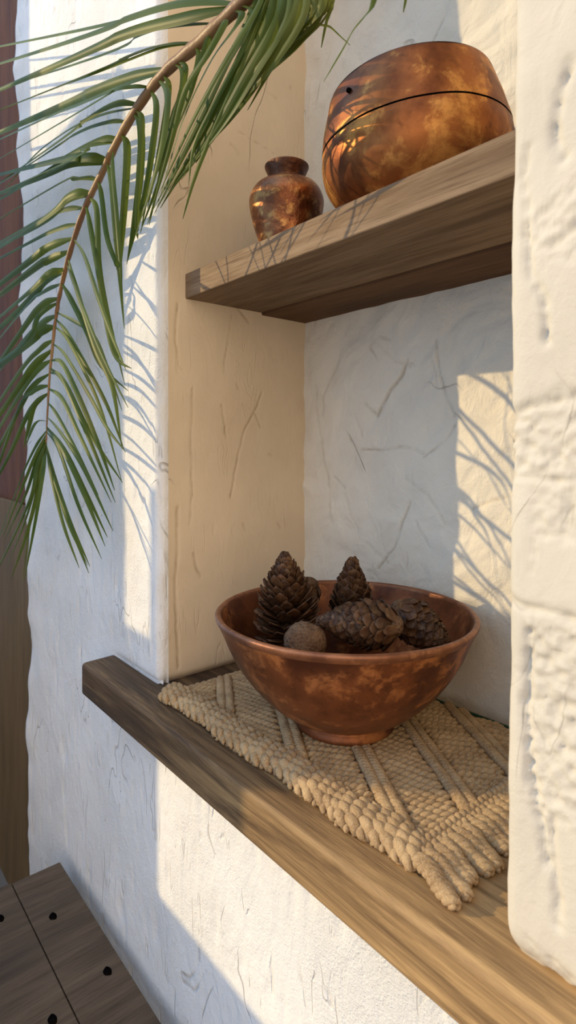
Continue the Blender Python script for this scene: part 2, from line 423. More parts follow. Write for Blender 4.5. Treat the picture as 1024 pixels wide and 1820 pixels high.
def d_back(V, N):
    a = V[:, 0]*.8+V[:, 2]*.6; b = -V[:, 0]*.6+V[:, 2]*.8
    sw = fbm(np.stack([a*9, b*30, V[:, 1]*0], 1)+fbm(V*7, 2, 3)[:, None]*1.6, 3, 51)*.0042
    sw2 = np.abs(fbm(np.stack([a*14+4, b*16, V[:, 1]*0], 1), 2, 57))*.0052
    d = fbm(V*5, 2, 59)*.003+sw-sw2
    def q(*pp): return [tuple(at(a, b, YB)[[0, 2]]) for a, b in pp]
    c = carve(V, 0, 2, [(q((640, 798), (680, 800), (715, 795), (752, 806)), .0016, 1), (q((724, 640), (712, 668), (690, 695), (668, 738)), .0026, 1), (q((668, 738), (648, 715)), .0016, .8),
                        (q((775, 605), (780, 660), (792, 710), (806, 738)), .0015, .8), (q((806, 755), (790, 785), (752, 812)), .0020, .7), (q((729, 893), (715, 930), (700, 975), (672, 1010)), .0017, .9),
                        (q((628, 735), (640, 775)), .0015, .7), (q((590, 848), (612, 868)), .0014, .8), (q((740, 925), (762, 975)), .0012, .8), (q((560, 700), (565, 760), (580, 850), (590, 930)), .0022, .45),
                        (q((600, 640), (575, 700), (572, 740)), .0024, .4), (q((770, 640), (775, 690)), .0012, .6), (q((660, 600), (700, 640), (730, 650)), .002, .4), (q((610, 880), (640, 960), (690, 1000)), .002, .4),
                        (q((790, 30), (765, 85)), .0009, .9), (q((838, 905), (870, 890), (900, 882)), .0018, .7), (q((720, 850), (760, 880), (790, 930)), .002, .4)], 1, .0032, 1.0)
    return d-c
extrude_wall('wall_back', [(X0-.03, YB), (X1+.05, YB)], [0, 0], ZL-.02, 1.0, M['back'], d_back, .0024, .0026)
def d_pillar(V, N):
    d = fbm(V*np.array([9, 9, 7]), 3, 61)*.0022+fbm(V*np.array([40, 40, 26]), 3, 65)*.0011
    fr = sstep(YP+.012, YP+.004, V[:, 1])
    z = V[:, 2]; x = V[:, 0]
    rough = np.maximum(sstep(.024, .018, z)*sstep(-.020, -.014, z), sstep(-.112, -.118, z)*sstep(-.250, -.235, z)*sstep(-.199, -.195, x))
    rough = np.maximum(rough, sstep(.16, .20, fbm(V*14, 2, 71))*.6*sstep(-.198, -.190, x))
    r = fbm(V*np.array([170, 170, 170]), 3, 75)*.0042-.0014
    lines = [([(-.215, -.022), (-.19, -.021), (-.16, -.020)], .0010, .8), ([(-.215, -.106), (-.16, -.110)], .0018, 1.1), ([(-.212, .022), (-.188, .027), (-.155, .033)], .0016, 1.0),
             ([(-.199, .20), (-.202, .18), (-.197, .16), (-.200, .14), (-.196, .118), (-.187, .095), (-.184, .07)], .0016, 1.3),
             ([(-.172, .24), (-.179, .225), (-.180, .20), (-.176, .185)], .0022, 1.3), ([(-.165, .14), (-.18, .13)], .002, .8),
             ([(-.196, -.125), (-.198, -.15), (-.197, -.175), (-.195, -.20), (-.190, -.225), (-.186, -.25), (-.180, -.275)], .0018, 1.3),
             ([(-.178, -.245), (-.176, -.28), (-.172, -.31)], .0016, 1.0), ([(-.165, -.02), (-.172, -.06)], .0014, .6)]
    c = carve(V, 0, 2, lines, 1, .0036, 1.9)
    return d+fr*(rough*r-c)
def pil_foot(V):
    t = np.clip((-.325-V[:, 2])/.026, 0, 1); return .009*t**3
# the pier at the right: fine where the photograph shows it, coarser beyond
def pier():
    a, na = prof_round([(X1+.004, .80), (X1+.004, .45)], [0, 0], .02)
    b, nb = prof_round([(X1+.004, .45), (X1, YP), (-.08, YP)], [0, .014, 0], .0017)
    c, nc = prof_round([(-.08, YP), (.62, YP)], [0, 0], .02)
    pr = np.vstack([a[:-1], b[:-1], c]); nr = np.vstack([na[:-1], nb[:-1], nc]); n = len(pr)
    zs = np.concatenate([np.arange(ZL, .34, .0022), np.arange(.34, 1.26, .02)]); nz = len(zs)
    V = np.zeros((nz, n, 3)); V[:, :, :2] = pr[None]; V[:, :, 2] = zs[:, None]
    N = np.zeros((nz, n, 3)); N[:, :, :2] = nr[None]; V = V.reshape(-1, 3); N = N.reshape(-1, 3)
    V = V+N*(d_pillar(V, N)-pil_foot(V))[:, None]
    Fc = [(i*n+j, i*n+j+1, (i+1)*n+j+1, (i+1)*n+j) for i in range(nz-1) for j in range(n-1)]
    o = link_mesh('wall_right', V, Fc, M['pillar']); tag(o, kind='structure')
pier()
def sbox(name, b, mat, bev=0, kind='structure'):
    V, Fc = box(*b); o = link_mesh(name, V, Fc, mat, None, (0, 0, 0), smooth=False)
    if bev: bevel(o, bev)
    if kind: tag(o, kind=kind)
    return o
sbox('ceiling', (X0-.02, X1+.02, YF+.01, YB+.1, .95, 1.25), M['white'])
sbox('floor', (-5, 4, -5, 1.2, -1.42, -1.30), M['floor'])
# door to the left of the wall, set back behind the wall's rounded end
door = sbox('door_1', (-4.2, -1.420, .475, .52, -1.30, 1.6), M['door'])
o = link_mesh('door_rail', *box(-4.2, -1.43, .462, .476, -1.30, -.16), M['door_low'], door, smooth=False); bevel(o, .003)
o = link_mesh('door_stile', *box(-1.70, -1.560, .452, .476, -.155, 1.6), M['door'], door, smooth=False); bevel(o, .004)

# added unseen boards that block the sun, shaped to leave the lit patches
GS = -1.0
def on_blocker(x0, x1, z0, z1): return (x0+1.12*GS, x1+1.12*GS, YF+GS, YF+GS+.022, z0-.52*GS, z1-.52*GS)
gw = MB()
for b in [(-2.9, -1.365, .60, 1.7), (-2.9, -.885, -1.8, .60), (-.885, -.772, -1.8, -.30), (-.7725, -.425, -.432, -.075), (-.772, .25, -1.8, -.672)]:
    gw.add(*box(*on_blocker(*b)))
tag(gw.build('sun_blocker', M['blocker'], smooth=False), kind='structure')

# ------------------------------------------------------------------ ledge and shelf
def prism(poly, z0, z1):
    n = len(poly); V = [(x, y, z0) for x, y in poly]+[(x, y, z1) for x, y in poly]
    return V, [tuple(range(n))[::-1], tuple(range(n, 2*n))]+[(i, (i+1) % n, n+(i+1) % n, n+i) for i in range(n)]
XL = -.935
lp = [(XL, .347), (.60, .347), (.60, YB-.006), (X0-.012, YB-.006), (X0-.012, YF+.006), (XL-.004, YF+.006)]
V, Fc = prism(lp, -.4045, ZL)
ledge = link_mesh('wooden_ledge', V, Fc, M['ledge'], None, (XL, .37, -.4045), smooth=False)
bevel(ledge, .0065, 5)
tag(ledge, 'thick weathered brown wooden ledge running along the white wall under the niche', 'ledge')

shelf = empty('wooden_shelf', (X0, SHY, SHZ0))
def rel(o_, V): return np.asarray(V, float)-np.array(o_.location)
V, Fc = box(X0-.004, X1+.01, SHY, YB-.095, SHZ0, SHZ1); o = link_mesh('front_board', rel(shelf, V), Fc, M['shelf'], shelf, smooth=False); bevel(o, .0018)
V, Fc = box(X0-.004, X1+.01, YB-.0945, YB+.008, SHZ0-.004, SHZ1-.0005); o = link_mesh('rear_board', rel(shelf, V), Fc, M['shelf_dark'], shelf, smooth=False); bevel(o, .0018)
tag(shelf, 'weathered brown wooden shelf across the upper part of the plaster niche', 'shelf')

# ------------------------------------------------------------------ table
TZ = -.80
tab = empty('wooden_table', (-1.12, .2, -1.30))
ys = [(.291, .377), (.2025, .2895), (.10, .201), (0.0, .0985)]
for k, (a, b) in enumerate(ys):
    V, Fc = box(-1.128-.003*k, -.30, a, b, TZ-.035, TZ)
    o = link_mesh('board', rel(tab, V), Fc, M['table'], tab, smooth=False); bevel(o, .0015)
for hx, hy in [(-1.003, .323), (-.844, .352), (-.821, .263), (-1.055, .253), (-.68, .345)]:
    a = np.arange(20)*2*math.pi/20
    V = [(hx+.0085*math.cos(t)*(1+.15*math.sin(3*t)), hy+.006*math.sin(t), TZ+.0006) for t in a]+[(hx+.0085*math.cos(t), hy+.006*math.sin(t), TZ-.02) for t in a]
    o = link_mesh('screw_hole', rel(tab, V), [tuple(range(20))]+[(i, i+20, (i+1) % 20+20, (i+1) % 20) for i in range(20)], M['hole'], tab); o['label'] = 'dark oval hole in the table board'
for lx in (-1.09, -.36):
    for ly in (.33, .03):
        V, Fc = box(lx-.02, lx+.02, ly-.02, ly+.02, -1.30, TZ-.0352); o = link_mesh('leg', rel(tab, V), Fc, M['table'], tab, smooth=False); bevel(o, .002)
tag(tab, 'dark brown plank table below the ledge at the foot of the white wall', 'table')

# ------------------------------------------------------------------ mat
MZ = ZL
def rope(mb, path, r=.0042, pitch=.012, nplies=2, seg=7, fuzz=.0006, seed=0, close_taper=.9):
    path = np.asarray(path, float); L = np.linalg.norm(np.diff(path, axis=0), axis=1); s_ = np.concatenate([[0], np.cumsum(L)]); tot = s_[-1]
    n = max(6, int(tot/.0016)); q = np.linspace(0, tot, n); C = np.stack([np.interp(q, s_, path[:, k]) for k in range(3)], 1)
    T = np.gradient(C, axis=0); T /= np.linalg.norm(T, axis=1)[:, None]
    U = np.cross(T, [0, 0, 1.]); U /= np.linalg.norm(U, axis=1)[:, None]+1e-9; W = np.cross(U, T)
    for k in range(nplies):
        ph = q/pitch*2*math.pi+k*2*math.pi/nplies+seed
        off = r*.52*(np.cos(ph)[:, None]*U+.8*np.sin(ph)[:, None]*W)
        rr = r*.68*np.ones(n); e = np.minimum(q, tot-q)/(r*1.2); rr *= np.sqrt(np.clip(e, .02, 1))**.8
        V, Fc = tube(C+off, rr, seg)
        V = V+np.stack([fbm(V*420, 2, 3), fbm(V*420, 2, 8), fbm(V*420, 2, 13)], 1)*fuzz
        mb.add(V, Fc)
mat = empty('jute_mat', (-.72, .38, ZL)); mo = np.array(mat.location)
# outline: x -.722..-.300, y .382..YB-.02
MX0, MX1, MY0, MY1 = -.722, -.292, .384, YB-.022
def wavy(x): return .0025*np.sin(x*37)+.0015*np.sin(x*91+1)
nb = 90; xs = np.linspace(MX0+.004, MX1, nb); yv = np.linspace(0, 1, 50); V = []; Fc = []
for z in (0, 1):
    for x in xs:
        y0 = MY0+.006+wavy(x)
        for t in yv:
            y = y0+(MY1-y0)*t; V.append((x, y, MZ+.0005+z*.0055+(.0012*math.sin(x*60)*math.sin(y*70) if z else 0)))
m_ = len(yv); tot = nb*m_
for i in range(nb-1):
    for j in range(m_-1):
        a = i*m_+j; Fc.append((a+tot, a+m_+tot, a+m_+1+tot, a+1+tot)); Fc.append((a, a+1, a+m_+1, a+m_))
for j in range(m_-1):
    Fc.append((j, j+tot, j+1+tot, j+1)); a = (nb-1)*m_+j; Fc.append((a, a+1, a+1+tot, a+tot))
for i in range(nb-1):
    a = i*m_; Fc.append((a, a+m_, a+m_+tot, a+tot)); a += m_-1; Fc.append((a, a+tot, a+m_+tot, a+m_))
link_mesh('backing', np.array(V)-mo, Fc, M['jute_base'], mat)
wv = MB(); zr = MZ+.0072
def inside(p): return MX0+.004 < p[0] < MX1-.003 and MY0+.030+wavy(p[0]) < p[1] < MY1-.003
def runs(p0, d, length, ok, step=.003):
    cur = []; out = []
    for k in range(int(length/step)):
        p = p0+d*k*step
        if ok(p): cur.append(p)
        else:
            if len(cur) > 4: out.append(cur)
            cur = []
    if len(cur) > 4: out.append(cur)
    return out
AM = R(-32); dm = np.array([math.cos(AM), math.sin(AM)]); pm = np.array([-dm[1], dm[0]])    # the main double ropes
def sdist(p): return (np.array(p[:2])-np.array([-.365, .520]))@pm
BAND = .074
def inpair(p):
    s_ = (sdist(p)+BAND/2) % BAND-BAND/2; return abs(s_) < .0105
k0 = 0
for k in range(-5, 7):
    for off in (-.0052, .0052):
        c = np.array([-.365, .520])+pm*(k*BAND+off)
        for rn in runs(c-dm*.7, dm, 1.4, inside):
            P = np.array([(x, y, zr+.0022) for x, y in rn]); rope(wv, P, .0056, .017, 3, 8, .0009, seed=k0); k0 += 1
for bandk in range(-5, 7):
    ang = R(36 if bandk % 2 == 0 else 14); d2 = np.array([math.cos(ang), math.sin(ang)]); p2 = np.array([-d2[1], d2[0]])
    def ok(p, b=bandk): return inside(p) and not inpair(p) and math.floor((sdist(p)+0)/BAND) == b
    for j in range(-60, 61):
        c = np.array([-.45, .53])+p2*j*.0104
        for rn in runs(c-d2*.5, d2, 1.0, ok):
            P = np.array([(x, y, zr+.0008*math.sin(j)) for x, y in rn]); rope(wv, P, .0054, .0150, 2, 8, .0010, seed=j*1.3)
# knotted front edge: short fat cords lying side by side, bent over the edge
x = MX0; j = 0
while x < MX1:
    w = .0125+.003*random.random(); y0 = MY0+wavy(x); sl_ = .012+.004*random.random()
    P = spline([(x-sl_, y0+.036, zr-.001), (x-.5*sl_, y0+.018, zr+.0025), (x+.001, y0+.004, zr+.001), (x+.0025, y0-.003, zr-.0055)], 14)
    rope(wv, P, w*.56, .019, 2, 10, .0014, seed=j*.9); x += w*.86; j += 1
for yy in np.arange(MY0+.012, MY1, .0095):      # bound left end
    P = [(MX0-.003, yy, zr-.004), (MX0+.006, yy+.002, zr+.001), (MX0+.018, yy+.006, zr)]
    rope(wv, spline(P, 8), .0045, .012, 2, 7, seed=yy*900)
for off in (0, .008): rope(wv, [(MX1-.004-off, y, zr+.003) for y in np.linspace(MY0+.01, MY1-.004, 60)], .0052, .015, 2, 8, seed=off*300)
w_o = wv.build('woven_cord', M['jute'], mat); w_o.data.transform(Matrix.Translation(-Vector(mo)))
# tassels of the fringe at the right end
for j, yy in enumerate(np.arange(MY0-.004, MY1-.01, .0105)):
    r_ = random.Random(j); tb = MB(); L = .034+.010*r_.random(); dy = -.010+.010*r_.random()-(.006 if j < 3 else 0)
    a = max(MY0+.004, yy)
    P = spline([(MX1-.006, a, zr+.003), (MX1+.010, a+dy*.3, zr+.003), (MX1+L*.6, a+dy*.8, zr-.0015), (MX1+L, a+dy*1.2, zr-.0026)], 16)
    rope(tb, P, .0056+.0008*r_.random(), .018, 3, 8, .0010, seed=j)
    o = tb.build('tassel', M['jute'], mat); o.data.transform(Matrix.Translation(-Vector(mo)))
# loose fibres standing off the cords
co = np.array([v.co for v in w_o.data.vertices]); no = np.array([v.normal for v in w_o.data.vertices])
idx = RNG.randint(0, len(co), 42000); idx = idx[no[idx, 2] > -.2]
n = len(idx); b = co[idx]; L = (.0012+.0026*RNG.rand(n))[:, None]
d = no[idx]+RNG.randn(n, 3)*.75; d /= np.linalg.norm(d, axis=1)[:, None]; sd = np.cross(d, RNG.randn(n, 3)); sd /= np.linalg.norm(sd, axis=1)[:, None]
V = np.stack([b-sd*.00011, b+sd*.00011, b+d*L], 1).reshape(-1, 3); Fc = np.arange(3*n).reshape(-1, 3)
o = link_mesh('loose_fibre', V, Fc, M['jute'], mat); tag(o, kind='stuff')
tag(mat, 'chunky woven tan jute mat with a fringed end on the wooden ledge', 'mat')

# green cord at the back of the ledge
P = [(x, YB-.012+.0015*math.sin(x*30), ZL+.0028) for x in np.linspace(X0+.03, X1-.004, 60)]
V, Fc = tube(P, .0022, 10); o = link_mesh('green_cord', V, Fc, M['green'], None, (X0+.03, YB-.012, ZL))
tag(o, 'thin dark green cord along the back of the ledge behind the mat', 'cord')

# ------------------------------------------------------------------ bowl
BC = np.array([-.4995, .5105, MZ+.0125]); BH = .139
KZ = .925
bowl = empty('copper_bowl', BC)
def kz(p): return [(a, b*KZ) for a, b in p]
op = [(.0, .004), (.040, .003), (.054, .0), (.0585, .001), (.0600, .004), (.0585, .012), (.0600, .016), (.075, .0235), (.095, .040), (.113, .060), (.128, .082), (.140, .105), (.1495, .128), (.1545, .140)]
rimp = [(.1545, .140), (.1570, .1440), (.1578, .1478), (.1565, .1500), (.1540, .1508), (.1512, .1495), (.1500, .146)]
ip = [(.1500, .146), (.144, .128), (.134, .104), (.121, .082), (.105, .060), (.085, .041), (.06, .026), (.03, .018), (0, .017)]
mb = MB(); mb.add(*lathe(spline(kz(op), 70), 160, .0010, 3)); o = mb.build('outer_wall', M['bowl'], bowl)
mb = MB(); mb.add(*lathe(spline(kz(ip), 50), 160, .0008, 3)); o = mb.build('inner_wall', M['bowl'], bowl); o.data.materials[0] = M['bowl']
mb = MB(); mb.add(*lathe(spline(kz(rimp), 24), 160, .0010, 3)); mb.build('rim', M['bowl_rim'], bowl)
tag(bowl, 'large footed reddish copper bowl holding pine cones on the woven mat', 'bowl')

# ------------------------------------------------------------------ pine cones
def scale_mesh(L, W, Th, curl, seed):
    nu, nv = 7, 5; V = []; rr = random.Random(seed)
    for side in (1, -1):
        for i in range(nu):
            t = i/(nu-1); w = W*(.38+.62*math.sin(min(1, t*1.05)*math.pi*.62))*(1 if t < .8 else math.sqrt(max(.03, 1-((t-.8)/.215)**2)))
            for j in range(nv):
                s_ = (j/(nv-1)*2-1); z = curl*t*t*L+Th*side*(1-.75*abs(s_))*(.55+.6*t)*(.45 if t > .97 else 1)-.28*W*s_*s_*(1-t*.3)
                V.append((L*t, w*s_, z))
    Fc = []; h = nu*nv
    for i in range(nu-1):
        for j in range(nv-1):
            a = i*nv+j; Fc.append((a, a+nv, a+nv+1, a+1)); Fc.append((a+h, a+1+h, a+nv+1+h, a+nv+h))
    for i in range(nu-1):
        a = i*nv; Fc.append((a, a+h, a+nv+h, a+nv)); a += nv-1; Fc.append((a, a+nv, a+nv+h, a+h))
    for j in range(nv-1):
        a = (nu-1)*nv+j; Fc.append((a, a+h, a+1+h, a+1))
    return np.array(V), Fc
def cone(label, loc, axis, length, rad, open_, n=120, seed=0, slen=.018, sw=.0062, tip=.25, closed_base=False, spin=0.0):
    """cone from its base (stalk end, at loc) along axis; open_ = angle of the scales away from the axis"""
    rr = random.Random(seed); mb = MB(); core = MB()
    prof = lambda t: max(.12, math.sin(math.pi*(.16+.80*t**.85)))*(1-.22*t)
    cr = rad*.38
    cp = [(0, 0)]+[(cr*prof(t), length*t) for t in np.linspace(0.01, .97, 14)]+[(0, length)]
    core.add(*lathe(cp, 20))
    for i in range(n):
        t = ((i+.5)/n)**.92; th = i*2.39996+spin; pr = prof(t)
        op = open_*(1.15-.95*t)+R(rr.uniform(-5, 5)); L = slen*(.62+.55*pr)*(1-.25*t)*rr.uniform(.92, 1.08)
        V, Fc = scale_mesh(L, sw*(.55+.55*pr)*rr.uniform(.9, 1.1), .00075, .20+rr.uniform(-.05, .08), i)
        c, s_ = math.cos(op), math.sin(op)     # local x -> outward/up
        x = V[:, 0]*s_-V[:, 2]*c+cr*pr*.75; z = V[:, 0]*c+V[:, 2]*s_+length*(t*.90+.0)
        y = V[:, 1]
        ct, st = math.cos(th), math.sin(th)
        mb.add(np.stack([x*ct-y*st, x*st+y*ct, z], 1), Fc)
    e = empty('pine_cone', loc); q = Vector(axis).normalized().to_track_quat('Z', 'Y'); e.rotation_mode = 'QUATERNION'; e.rotation_quaternion = q
    o1 = link_mesh('core', np.vstack(core.v), core.f, M['core'], e); o2 = link_mesh('scales', np.vstack(mb.v), mb.f, M['cone'], e)
    if closed_base:
        sb = MB(); sb.add(*lathe([(0, -.002), (.005, -.0025), (.010, .000), (.0125, .006), (.009, .012), (0, .012)], 24, .001, seed)); sb.build('stalk_end', M['pod'], e)
    tag(e, label, 'pine cone', 'pine cones in the copper bowl'); return e
V3 = lambda *a: np.array(a, float)
cone('tall dark open pine cone standing upright at the left of the copper bowl', V3(-.577, .487, -.258), (-.06, -.03, 1), .114, .036, R(82), 165, 1, .036, .0082)
cone('upright reddish brown pine cone at the back of the copper bowl', V3(-.545, .568, -.262), (.02, .0, 1), .110, .034, R(60), 100, 2, .030, .0115)
b3 = at(712, 1113, .495)
cone('pine cone lying across the middle of the bowl with its stalk end to the right', b3, (-.90, -.50, -.05), .094, .036, R(58), 170, 3, .024, .0075, closed_base=True)
b4 = at(700, 1078, .535)
cone('pine cone lying at the right of the bowl behind the middle one', b4, (.50, .50, -.52), .082, .036, R(56), 140, 4, .023, .0080, closed_base=True)
b5 = at(554, 1031, .545)
cone('pine cone leaning behind the upright left one, rough woody end up', b5, (-.30, -.25, -1), .085, .036, R(42), 120, 5, .020, .0080, closed_base=True)
# rough round pod
a = []; rp = lathe([(.0231*math.sin(t), .0215*-math.cos(t)) for t in np.linspace(0, math.pi, 28)], 40)
V, Fc = rp; V = V+V/np.linalg.norm(V, axis=1)[:, None]*(fbm(V*120, 3, 2)*.0016+fbm(V*420, 2, 5)*.0008)[:, None]
o = link_mesh('seed_pod', V+V3(-.466, .415, -.2115), Fc, M['pod'], None, (-.466, .415, -.2115))
tag(o, 'small rough round brown seed pod at the front inside the bowl', 'seed pod')

# ------------------------------------------------------------------ pot and vase on the shelf
PC = V3(-.430, .563, SHZ1)
pot = empty('copper_pot', PC)
pp = [(0, .001), (.030, .0), (.044, .002), (.068, .010), (.092, .030), (.1055, .052), (.1090, .072), (.1075, .089)]
pu = [(.1075, .0895), (.1062, .100), (.1015, .122), (.0945, .146), (.0930, .1495)]
mb = MB(); mb.add(*lathe(spline(pp, 50), 144, .0016, 5)); mb.build('body', M['pot'], pot)
mb = MB(); mb.add(*lathe(spline([(.1072, .0885), (.1063, .0905), (.1073, .0915)], 8), 144, .0016, 5)); mb.build('seam', M['hole'], pot)['label'] = 'dark seam line around the pot'
mb = MB(); mb.add(*lathe(spline([(.1076, .0910)]+pu[1:], 26), 144, .0016, 5)); mb.build('collar', M['pot'], pot)
mb = MB(); mb.add(*lathe(spline([(.0930, .1495), (.0922, .1508), (.0908, .150), (.0925, .138), (.100, .10), (.098, .07), (.075, .035), (.04, .012), (0, .010)], 40), 96)); mb.build('inner_wall', M['pot_in'], pot)
ax = Vector((-.766, .642, 0)); pot.rotation_mode = 'QUATERNION'; pot.rotation_quaternion = Matrix.Rotation(R(5.5), 3, -ax).to_quaternion(); pot.location.z += .0035
ta = math.atan2(-.066, -.028)
tag(pot, 'large round hammered copper pot with a seam line at the right of the upper shelf', 'pot')
hv = at(672, 157, .49)
nrm = np.array([hv[0]-PC[0], hv[1]-PC[1], 0]); nrm /= np.linalg.norm(nrm)
hp = nrm*.0985+np.array([0, 0, .128])
V, Fc = tube([hp-nrm*.004, hp+nrm*.0035], [.0030, .0026], 14); link_mesh('rivet', V, Fc, M['hole'], pot)['label'] = 'small dark rivet in the pot collar'

VC = V3(-.637, .530, SHZ1); vase = empty('copper_vase', VC)
vb = [(0, .001), (.024, .0), (.028, .002), (.036, .022), (.046, .052), (.0520, .078), (.0515, .092), (.044, .106), (.032, .1125), (.0255, .1145)]
mb = MB(); mb.add(*lathe(spline(vb, 60), 120, .0010, 9)); mb.build('body', M['vase'], vase)
vn = [(.0255, .1145), (.0250, .118), (.0275, .126), (.0310, .134), (.0305, .136), (.0275, .134), (.0235, .12), (.022, .10), (0, .09)]
mb = MB(); mb.add(*lathe(spline(vn, 50), 120, .0005, 9)); mb.build('neck', M['vase_rim'], vase)
tag(vase, 'small bronze vase with a dark flared neck at the left of the upper shelf', 'vase')

# ------------------------------------------------------------------ palm frond
RP = [(620, -190), (520, -80), (430, 5), (355, 75), (300, 122), (258, 172), (215, 240), (178, 315), (150, 372), (124, 450), (108, 515), (100, 560), (93, 620), (88, 670), (84, 740), (82, 795)]
RY = [.345, .342, .338, .334, .331, .329, .328, .328, .328, .328, .328, .328, .328, .328, .327, .326]
rach = np.array([at(px, py, yy) for (px, py), yy in zip(RP, RY)])
rs = spline(rach, 160)
rpx = spline([(a, b, 0) for a, b in RP], 400)[:, :2]; ryy = spline([(y, 0, 0) for y in RY], 400)[:, 0]
def on_rachis(py):
    i = int(np.argmin(np.abs(rpx[:, 1]-py))); return at(rpx[i, 0], rpx[i, 1], ryy[i]), rpx[i], ryy[i]
frond = empty('palm_frond', tuple(rach[0]))
fo = np.array(frond.location)
rad = np.interp(np.linspace(0, 1, 160), [0, .2, .45, .7, 1], [.0078, .0066, .0048, .0030, .0012])
rad = rad*(1+.07*np.sin(np.linspace(0, 1, 160)*150))
V, Fc = tube(rs, rad, 14); V += (fbm(V*90, 2, 3)*.0006)[:, None]
link_mesh('stalk', V-fo, Fc, M['stalk'], frond)
def leaflet(pts, width, seed, fold=.35, nseg=26):
    C = spline(pts, nseg); rr = random.Random(seed)
    T = np.gradient(C, axis=0); T /= np.linalg.norm(T, axis=1)[:, None]
    face = np.array([.75+rr.uniform(-.3, .3), -.66+rr.uniform(-.3, .3), rr.uniform(-.3, .5)]); face /= np.linalg.norm(face)
    V = []; n = nseg
    tw = rr.uniform(-.45, .45)
    for i in range(n):
        t = i/(n-1); S = np.cross(T[i], face); S /= np.linalg.norm(S)+1e-9; N = np.cross(S, T[i])
        a = tw*t; S2 = S*math.cos(a)+N*math.sin(a); N2 = np.cross(S2, T[i])
        w = width*.5*min(1, .30+t*3.2)*(1-max(0, (t-.45)/.55)**2.2)+.00035
        dp = w*fold
        V += [C[i]-S2*w, C[i]-S2*w*.5+N2*dp*.45, C[i]+N2*dp, C[i]+S2*w*.5+N2*dp*.45, C[i]+S2*w]
        
    V = np.array(V); Fc = [(i*5+j, i*5+j+1, (i+1)*5+j+1, (i+1)*5+j) for i in range(n-1) for j in range(4)]
    o = link_mesh('leaflet', V-fo, Fc, M['leaf'], frond); return o
# (base row on the stalk, waypoints in the picture, width mm)
LEFT = [
 (6, [(330, 5), (230, 32), (120, 75), (-30, 122)], 15), (3, [(300, 12), (150, 52), (-40, 90)], 7),
 (14, [(330, 32), (220, 62), (110, 112), (-30, 172)], 13), (42, [(310, 46), (250, 62), (140, 112), (-30, 165)], 9),
 (76, [(300, 80), (230, 100), (110, 152), (-30, 207)], 10), (78, [(290, 84), (200, 118), (120, 150)], 6),
 (122, [(235, 137), (160, 165), (70, 206), (-30, 248)], 12), (128, [(235, 146), (150, 182), (60, 220), (-30, 262)], 10),
 (156, [(236, 154), (200, 164), (120, 212), (-30, 300)], 9), (186, [(205, 185), (150, 215), (90, 262), (-30, 345)], 10),
 (190, [(180, 205), (110, 240), (40, 300), (0, 350)], 8),
 (218, [(192, 217), (140, 236), (80, 275), (-20, 340)], 10), (247, [(178, 249), (120, 278), (60, 318), (-30, 372)], 11), (252, [(150, 262), (95, 300), (-20, 350)], 8),
 (284, [(150, 280), (90, 288), (-30, 318)], 15), (290, [(130, 290), (60, 320), (-20, 352)], 10),
 (320, [(140, 318), (75, 345), (-20, 402)], 10), (342, [(125, 348), (65, 398), (-20, 452)], 10), (346, [(120, 356), (60, 405), (-20, 445)], 7), (369, [(110, 374), (50, 402), (-20, 442)], 9),
 (399, [(100, 408), (45, 435), (-20, 470)], 9), (424, [(85, 440), (35, 478), (-20, 520)], 9), (447, [(85, 463), (40, 493), (-20, 540)], 9), (478, [(85, 488), (45, 525), (-20, 580)], 10),
 (482, [(80, 500), (30, 555), (-20, 600)], 8), (505, [(75, 520), (40, 552), (-15, 620)], 9), (530, [(72, 545), (30, 600), (-15, 665)], 9), (538, [(70, 560), (25, 625), (-15, 650)], 8),
 (560, [(70, 578), (30, 620), (-15, 675)], 10), (580, [(70, 590), (30, 625), (-15, 660)], 11), (603, [(70, 622), (30, 668), (-15, 735)], 8), (622, [(60, 650), (25, 700), (-10, 750)], 8),
 (640, [(65, 660), (30, 710), (-10, 775)], 9), (664, [(55, 690), (25, 745), (-10, 810)], 8), (685, [(60, 695), (30, 735), (-8, 845)], 8), (700, [(65, 715), (45, 745), (8, 825), (-6, 850)], 7),
 (700, [(62, 720), (52, 755), (42, 796)], 6), (748, [(65, 750), (52, 775), (45, 800)], 5),
]
FAN = [
 (765, [(60, 800), (30, 870), (-8, 975)], 6), (772, [(62, 812), (38, 870), (5, 955)], 5), (778, [(66, 815), (45, 880), (8, 960)], 5), (784, [(66, 830), (40, 920), (-2, 1005)], 6),
 (788, [(70, 835), (45, 925), (9, 1015)], 6), (792, [(74, 840), (50, 940), (20, 1029)], 6), (794, [(76, 845), (62, 930), (43, 1032)], 6), (796, [(72, 850), (56, 915), (40, 1034)], 4),
 (794, [(90, 840), (112, 930), (141, 1010)], 5), (795, [(94, 840), (122, 930), (156, 1005)], 6), (793, [(96, 850), (128, 940), (158, 1019)], 5), (790, [(98, 850), (124, 925), (160, 1007)], 5),
]
